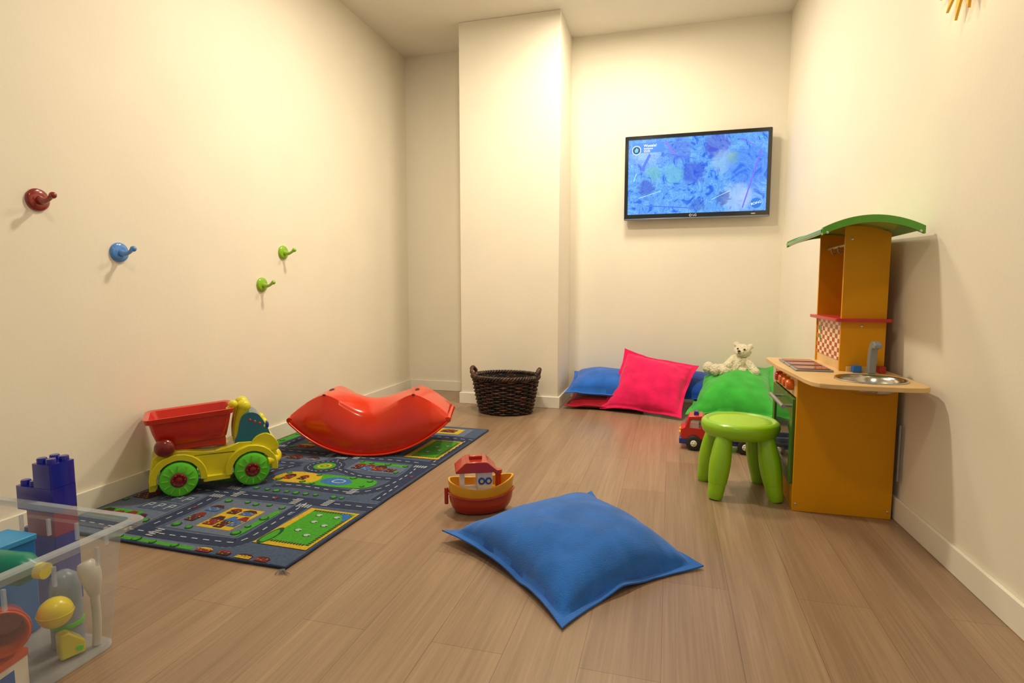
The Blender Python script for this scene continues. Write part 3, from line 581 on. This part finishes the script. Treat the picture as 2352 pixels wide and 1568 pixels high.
# ---------------------------------------------------------------- toy kitchen
kt=thing('toy_kitchen','orange wooden toy kitchen with green arched roof standing against the right wall','toy kitchen',(.68,2.72,0))
orr=mat('ochre lacquered board',c(220,153,0),.5,.04,5,spec=.25); birch=mat('birch plywood',c(222,186,130),.4,.08,9); sil=mat('silver plastic',c(150,155,160),.3,.04,metal=.5)
steel=mat('polished steel',(.62,.60,.56),.18,.04,metal=1); kred=mat('red lacquered board',c(190,45,45),.35); grn=mat('green lacquered board',c(80,160,25),.25,.05,coat=.4)
K=dict(parent=kt,w=True)
obj('side_panel',bx(.50,.855,2.48,2.495,0,.555),orr,bevel=.002,**K)
obj('side_panel',bx(.50,.855,2.955,2.97,0,.555),orr,bevel=.002,**K)
obj('back_panel',bx(.838,.848,2.495,2.955,.02,.555),birch,**K)
obj('control_panel',bx(.50,.512,2.495,2.955,.465,.555),birch,bevel=.001,**K)
obj('oven_shelf',bx(.512,.838,2.495,2.955,.10,.112),birch,**K)
obj('plinth',bx(.503,.515,2.495,2.955,.0,.10),orr,**K)
obj('oven_door',prism(rrect(2.50,2.95,.105,.46,.008),.490,.502,[rrect(2.55,2.90,.16,.39,.02)[::-1]],'x'),mat('green oven door',c(60,110,30),.3),bevel=.001,**K)
obj('oven_window',bx(.495,.498,2.54,2.91,.15,.40),mat('dark smoked acrylic',(.03,.05,.03),.1,coat=.5),**K)
obj('door_handle',[tube([(.455,2.50,.425),(.455,2.80,.425)],.0085,12),tube([(.455,2.53,.425),(.492,2.53,.425)],.006,10),tube([(.455,2.77,.425),(.492,2.77,.425)],.006,10)],sil,**K)
for i,(y,k) in enumerate([(2.81,c(190,25,20)),(2.72,c(225,105,15)),(2.64,c(225,105,15)),(2.56,c(225,105,15))]):
    obj('knob',[xf(lathe([(.022,0),(.023,.006),(.021,.022),(.017,.028),(.005,.029)],24),T(.50,y,.508)@RY(-PI/2))],mat('knob lacquer',k,.25,coat=.4),**K)
ct=[(.455,2.975),(.455,2.70),(.475,2.45),(.485,2.30),(.495,2.235),(.515,2.20),(.55,2.185),(.65,2.175),(.78,2.17),(.825,2.178),(.852,2.20),(.860,2.24),(.852,2.99),(.47,2.99)]
obj('countertop',prism(ct,.555,.572,[circ(.712,2.335,.103,40,.103)[::-1]]),birch,bevel=.002,**K)
obj('sink_bowl',xf(lathe([(.118,.0),(.117,.004),(.104,.003),(.098,-.012),(.085,-.035),(.06,-.050),(.02,-.054),(.002,-.054)],48,False),T(.712,2.335,.573)),steel,smooth=70,**K)
obj('sink_drain',xf(lathe([(.014,0),(.014,.003),(.003,.003)],20),T(.712,2.335,.520)),mat('dark drain',(.05,.05,.05),.4),**K)
for y in(2.56,2.69,2.82):
    h=obj('burner',[bx(.495,.635,y-.055,y+.055,.572,.580)],sil,bevel=.003,**K)
    p=obj('hot_plate',[bx(.505,.625,y-.045,y+.045,.579,.583)],mat('red hot plate',c(150,60,45),.3,coat=.3),kt,bevel=.002,w=True)
    p.parent=h
fgrey=mat('grey tap plastic',c(135,142,148),.35,.04)
fp=[(2.520,.572),(2.492,.572),(2.486,.640),(2.478,.668),(2.462,.678),(2.440,.676),(2.436,.690),(2.455,.702),(2.480,.702),(2.500,.690),(2.512,.665),(2.520,.62)]
obj('faucet',[prism(fp,.752,.778,(),'x')],fgrey,bevel=.004,seg=3,**K)
obj('tap_block',bx(.705,.735,2.515,2.545,.572,.600),mat('blue block',c(20,100,185),.4),bevel=.002,**K)
obj('tap_block',bx(.795,.820,2.515,2.545,.572,.600),mat('red block',c(175,40,25),.4),bevel=.002,**K)
obj('tap_ledge',bx(.690,.815,2.545,2.559,.572,.592),birch,**K)
def az(x): return 1.163-.044*((x-.69)/.165)**2
def tp(x0,x1,z0): return [(x0,z0),(x1,z0)]+[(x1+(x0-x1)*i/8,az(x1+(x0-x1)*i/8)-.012) for i in range(9)]
obj('tower_side',prism(tp(.666,.826,.572),2.560,2.574,(),'y'),orr,bevel=.0015,**K)
obj('tower_side',prism(tp(.666,.826,.572),2.952,2.966,(),'y'),orr,bevel=.0015,**K)
obj('tower_back',bx(.818,.826,2.574,2.952,.572,1.11),orr,**K)
def checker():
    m,nt,b=nodes('red and cream checks'); N=nt.nodes; L=nt.links
    tc=N.new('ShaderNodeTexCoord'); mp=N.new('ShaderNodeMapping'); mp.inputs['Location'].default_value=(0.5,0.013,.007); L.new(tc.outputs['Object'],mp.inputs['Vector'])
    mp.inputs['Scale'].default_value=(0,.62,1.35)
    ck=N.new('ShaderNodeTexChecker'); ck.inputs['Scale'].default_value=40; ck.inputs['Color1'].default_value=c(180,35,40)+(1,); ck.inputs['Color2'].default_value=c(240,225,170)+(1,)
    L.new(mp.outputs['Vector'],ck.inputs['Vector']); L.new(ck.outputs['Color'],b.inputs['Base Color']); b.inputs['Roughness'].default_value=.35; return m
obj('splashback',bx(.672,.680,2.574,2.952,.572,.772),[birch],**K)
obj('checkered_tile',bx(.670,.6725,2.576,2.950,.612,.770),checker(),**K)
each('checkered_apple',[prism(circ(2.895,.725,.016,16,.014),.6685,.6702,(),'x'),prism(circ(2.895,.685,.014,16,.012),.6685,.6702,(),'x')],mat('apple green',c(80,160,50),.4),**K)
obj('shelf',prism(rrect(.640,.842,2.535,2.985,.012),.772,.785),kred,bevel=.002,**K)
obj('hanging_rail',[tube([(.70,2.574,1.085),(.70,2.952,1.085)],.006,10)],mat('rail beige',c(190,160,110),.4),**K)
for y in(2.66,2.76,2.86): obj('rail_hook',[tube(smoothpts([(.70,y,1.085),(.69,y,1.075),(.698,y,1.058),(.71,y,1.064)],4),.003,8)],sil,**K)
N_=20
def arcp(x0,x1,d): return [(x0+(x1-x0)*i/N_,az(x0+(x1-x0)*i/N_)+d) for i in range(N_+1)]
obj('roof_sheet',prism(arcp(.533,.855,.0)+arcp(.533,.855,-.008)[::-1],2.345,2.99,(),'y'),mat('pale green acrylic',c(120,190,110),.15,coat=.6),**K)
for y0 in(2.328,2.985): obj('roof_arch',prism(arcp(.530,.855,.004)+arcp(.530,.855,-.023)[::-1],y0,y0+.018,(),'y'),grn,bevel=.002,**K)
obj('roof_front_bar',[tube([(.535,2.34,1.114),(.535,2.99,1.114)],.009,12)],grn,**K)
sc_=[]
for x,z in [(.545,1.107),(.840,1.105)]: sc_.append(xf(ball(0,0,0,.005,.002,.005,n=10,mm=6),T(x,2.327,z)))
for x,z in [(.69,1.10),(.74,.755)]: sc_.append(xf(ball(0,0,0,.005,.002,.005,n=10,mm=6),T(x,2.559,z)))
for x,z in [(.512,.03),(.842,.03)]: sc_.append(xf(ball(0,0,0,.005,.002,.005,n=10,mm=6),T(x,2.479,z)))
each('screw',sc_,steel,**K)
obj('side_rail',[tube([(.866,2.47,.16),(.866,2.47,.38)],.0045,10)],sil,**K)
# ---------------------------------------------------------------- storage box and its toys
BX0,BX1,BY0,BY1=-1.92,-1.340,.60,1.065
sb=thing('storage_box','large clear plastic storage box full of toys, cut off at the lower left','storage box',((BX0+BX1)/2,(BY0+BY1)/2,0))
def clear(n,al,rough=.15,k=(.64,.72,.82)):
    m,nt,b=nodes(n); b.inputs['Base Color'].default_value=k+(1,); b.inputs['Roughness'].default_value=rough
    tcn=nt.nodes.new('ShaderNodeTexCoord'); nz=nt.nodes.new('ShaderNodeTexNoise'); nz.inputs['Scale'].default_value=30; nt.links.new(tcn.outputs['Object'],nz.inputs['Vector'])
    mr=nt.nodes.new('ShaderNodeMapRange'); mr.inputs[3].default_value=al-.03; mr.inputs[4].default_value=al+.03; nt.links.new(nz.outputs['Fac'],mr.inputs[0]); nt.links.new(mr.outputs[0],b.inputs['Alpha']); return m
def brr(z,e,r=.04): return [(x,y,z) for x,y in rrect(BX0-e,BX1+e,BY0-e,BY1+e,r,6)]
obj('tub',loft([brr(.004,-.01),brr(.012,.0),brr(.26,.022),brr(.285,.024),brr(.29,.034),brr(.308,.036)],False),clear('clear plastic',.20),sb,w=True,smooth=50)
obj('tub_base',prism(rrect(BX0-.0,BX1+.0,BY0-.0,BY1+.0,.04,6),.002,.006),clear('clear plastic base',.25),sb,w=True)
obj('rim',loft([brr(.300,.050,.02),brr(.316,.054,.02),brr(.321,.050,.02),brr(.321,.030,.02),brr(.306,.028,.02)],False),clear('clear plastic rim',.42,.1,(.58,.66,.76)),sb,w=True,smooth=30)
each('rib',[bx(BX1+.026,BX1+.034,y-.003,y+.003,.24,.285) for y in(.7,.8,.9,1.0)]+[bx(x-.003,x+.003,BY1+.026,BY1+.034,.24,.285) for x in(-1.8,-1.7,-1.6,-1.5,-1.4)],clear('clear rib',.4),sb,w=True)
nb=mat('navy brick plastic',c(15,25,150),.25,.05,coat=.4); rb_=mat('red brick plastic',c(135,18,55),.3,.05,coat=.3); lb=mat('sky blue plastic',c(22,115,195),.35)
PT=.0690
def brick(x,y,lv,nx,ny,m,label,group=None):
    t=thing('toy_brick',label,'toy brick',(x,y,.0005+lv*PT),0,group); P=.0345; h=PT-.0006
    X=nx*P/2; Y=ny*P/2; w_=.003
    o_=rrect(-X,X,-Y,Y,.004,3); i_=rrect(-X+w_,X-w_,-Y+w_,Y-w_,.002,3)
    obj('body',[prism(o_,0,h,[i_[::-1]]),prism(i_,h-.003,h)],m,t)
    for i in range(nx):
        for j in range(ny): obj('stud',[xf(lathe([(.0125,h),(.0125,h+.011),(.011,h+.014),(.004,h+.0142)],20),T((i-(nx-1)/2)*P,(j-(ny-1)/2)*P,0))],m,t)
bg='navy toy bricks stacked behind the storage box'; BYs=1.175
brick(-1.715,BYs,0,4,2,nb,'navy toy brick on the floor at the bottom of the brick stack',bg)
brick(-1.715,BYs,1,4,2,nb,'navy toy brick second from the bottom of the stack behind the box',bg)
brick(-1.715,BYs,2,4,2,nb,'navy toy brick directly under the dark red brick behind the box',bg)
brick(-1.698,BYs,3,3,2,rb_,'dark red toy brick in the stack seen through the clear box')
brick(-1.715,BYs,4,4,2,nb,'long navy toy brick just above the rim of the clear box',bg)
brick(-1.681,BYs,5,2,2,nb,'topmost navy toy brick of the stack rising above the clear box',bg)
bl=thing('toy_carton','light blue box shaped toy at the left edge inside the clear box','toy box',(-1.635,1.0,.008))
obj('body',bx(-.05,.05,-.05,.05,0,.25),lb,bl,bevel=.004); obj('lid',bx(-.053,.053,-.053,.053,.242,.258),mat('pale blue plastic',c(50,150,215),.4),bl,bevel=.003)
cu_=thing('toy_cup','orange toy beaker lying on its side in the clear box','toy cup',(-1.425,.865,.145),R(-35))
om=mat('orange beaker plastic',c(205,76,16),.3,.05,coat=.3)
obj('beaker',xf(lathe([(.002,-.065),(.034,-.065),(.040,0),(.046,.055),(.049,.057),(.046,.059),(.042,.053),(.036,0),(.031,-.057),(.002,-.059)],32,False),RY(R(80))),om,cu_); obj('band',xf(lathe([(.0505,.045),(.0505,.055),(.043,.055),(.043,.045)],32,False),RY(R(80))),mat('orange red band',c(190,56,14),.3),cu_)
yb=thing('toy_ball','round yellow toy ball pressed against the side of the clear box','toy ball',(-1.395,.955,.098))
obj('ball',ball(0,0,.036,.036),mat('bright yellow plastic',c(228,210,8),.3),yb); obj('ball_seam',tube([(.0365*math.cos(a),.0365*math.sin(a),.036) for a in [2*PI*i/32 for i in range(32)]],.0012,6,True),ty,yb)
gb=thing('toy_bottle','green bottle shaped toy lying across the heap in the clear box','toy bottle',(-1.49,.94,.238),R(15))
obj('bottle',xf(lathe([(.002,-.07),(.034,-.068),(.038,-.05),(.038,.02),(.026,.04),(.017,.055)],28),RY(R(95))),mat('sea green plastic',c(15,128,108),.3),gb); obj('cap',xf(lathe([(.019,.053),(.019,.073),(.004,.074)],20),RY(R(95))),ty,gb)
ys=thing('toy_block','yellow wedge shaped toy block near the bottom of the clear box','toy block',(-1.395,.985,.010),R(70))
obj('block',prism([(-.026,.0),(.026,.0),(.026,.03),(-.005,.062),(-.026,.062)],-.016,.016,(),'y'),ty,ys,bevel=.004); obj('peg',tube([(.012,-.02,.016),(.012,.02,.016)],.007,12),tg,ys)
gc=thing('toy_dome','pale grey dome shaped toy cover between the yellow ball and the white scoop','toy cover',(-1.455,1.022,.008))
obj('dome',xf(lathe([(.034,0),(.034,.12),(.033,.15),(.027,.175),(.012,.188),(.002,.19)],28),T(0,0,0)),mat('pale grey plastic',c(135,152,172),.3),gc); obj('dome_ring',xf(lathe([(.036,.05),(.036,.06),(.030,.06),(.030,.05)],28,False),T(0,0,0)),tg,gc)
wt_=thing('toy_scoop','white curved toy scoop leaning in the far corner of the clear box','toy scoop',(-1.378,1.035,.008),R(20))
sp_=smoothpts([(0,0,0),(.004,0,.05),(.004,0,.10),(.001,0,.15),(-.006,0,.19),(-.016,0,.215)],5)
obj('handle',tube(sp_[:14],[.010]*14,14),mat('white plastic',c(205,205,195),.35),wt_); obj('bowl',tube(sp_[13:],[.012+.012*math.sin(PI*min(1,i/12)*.9) for i in range(len(sp_[13:]))],16),mat('white plastic bowl',c(205,205,195),.35),wt_)
cb=thing('toy_carton','small white and orange carton with blue panel at the bottom of the box','carton',(-1.415,.80,.007),R(12))
obj('carton',bx(-.052,.052,-.070,.070,0,.088),mat('white card',c(225,218,205),.5),cb,bevel=.002); obj('top_band',bx(-.053,.053,-.071,.071,.074,.090),om,cb); obj('printed_panel',[bx(.0522,.0532,-.035,.035,.02,.06)],mat('blue print',c(30,90,170),.5),cb)
yc=thing('toy_cone','slim yellow toy cone standing among the heaped toys in the clear box','toy cone',(-1.53,.91,.007),0)
obj('cone',lathe([(.03,0),(.028,.01),(.010,.10),(.004,.11)],24),ty,yc); obj('cone_base',prism(rrect(-.034,.034,-.034,.034,.006),0,.006),tr,yc)
# ---------------------------------------------------------------- lights
def area(x,y,z,p,s,col,spread=180):
    l=bpy.data.lights.new('downlight_or_fill','AREA'); l.shape='DISK'; l.size=s; l.energy=p; l.color=col; l.spread=R(spread)
    o=bpy.data.objects.new('downlight_or_fill',l); COL.objects.link(o); o.location=(x,y,z); return o
wc=(1,.868,.64)
area(-1.0,2.75,2.87,41,.20,wc)
area(-.35,3.75,2.87,31,.45,wc)
area(-.4,.6,2.87,13,.30,wc)  # added lamp: general room fill from behind, no actual fitting
l=bpy.data.lights.new('sun lamp bulb','POINT'); l.energy=1.6; l.color=(1,.72,.38); l.shadow_soft_size=.04
o=bpy.data.objects.new('sun_lamp_bulb',l); COL.objects.link(o); o.location=(lx-.12,yy,1.96)
wd=bpy.data.worlds.new('world'); SC.world=wd; wd.use_nodes=True
bg_=wd.node_tree.nodes['Background']; bg_.inputs[0].default_value=(.97,.93,.86,1); bg_.inputs[1].default_value=.33
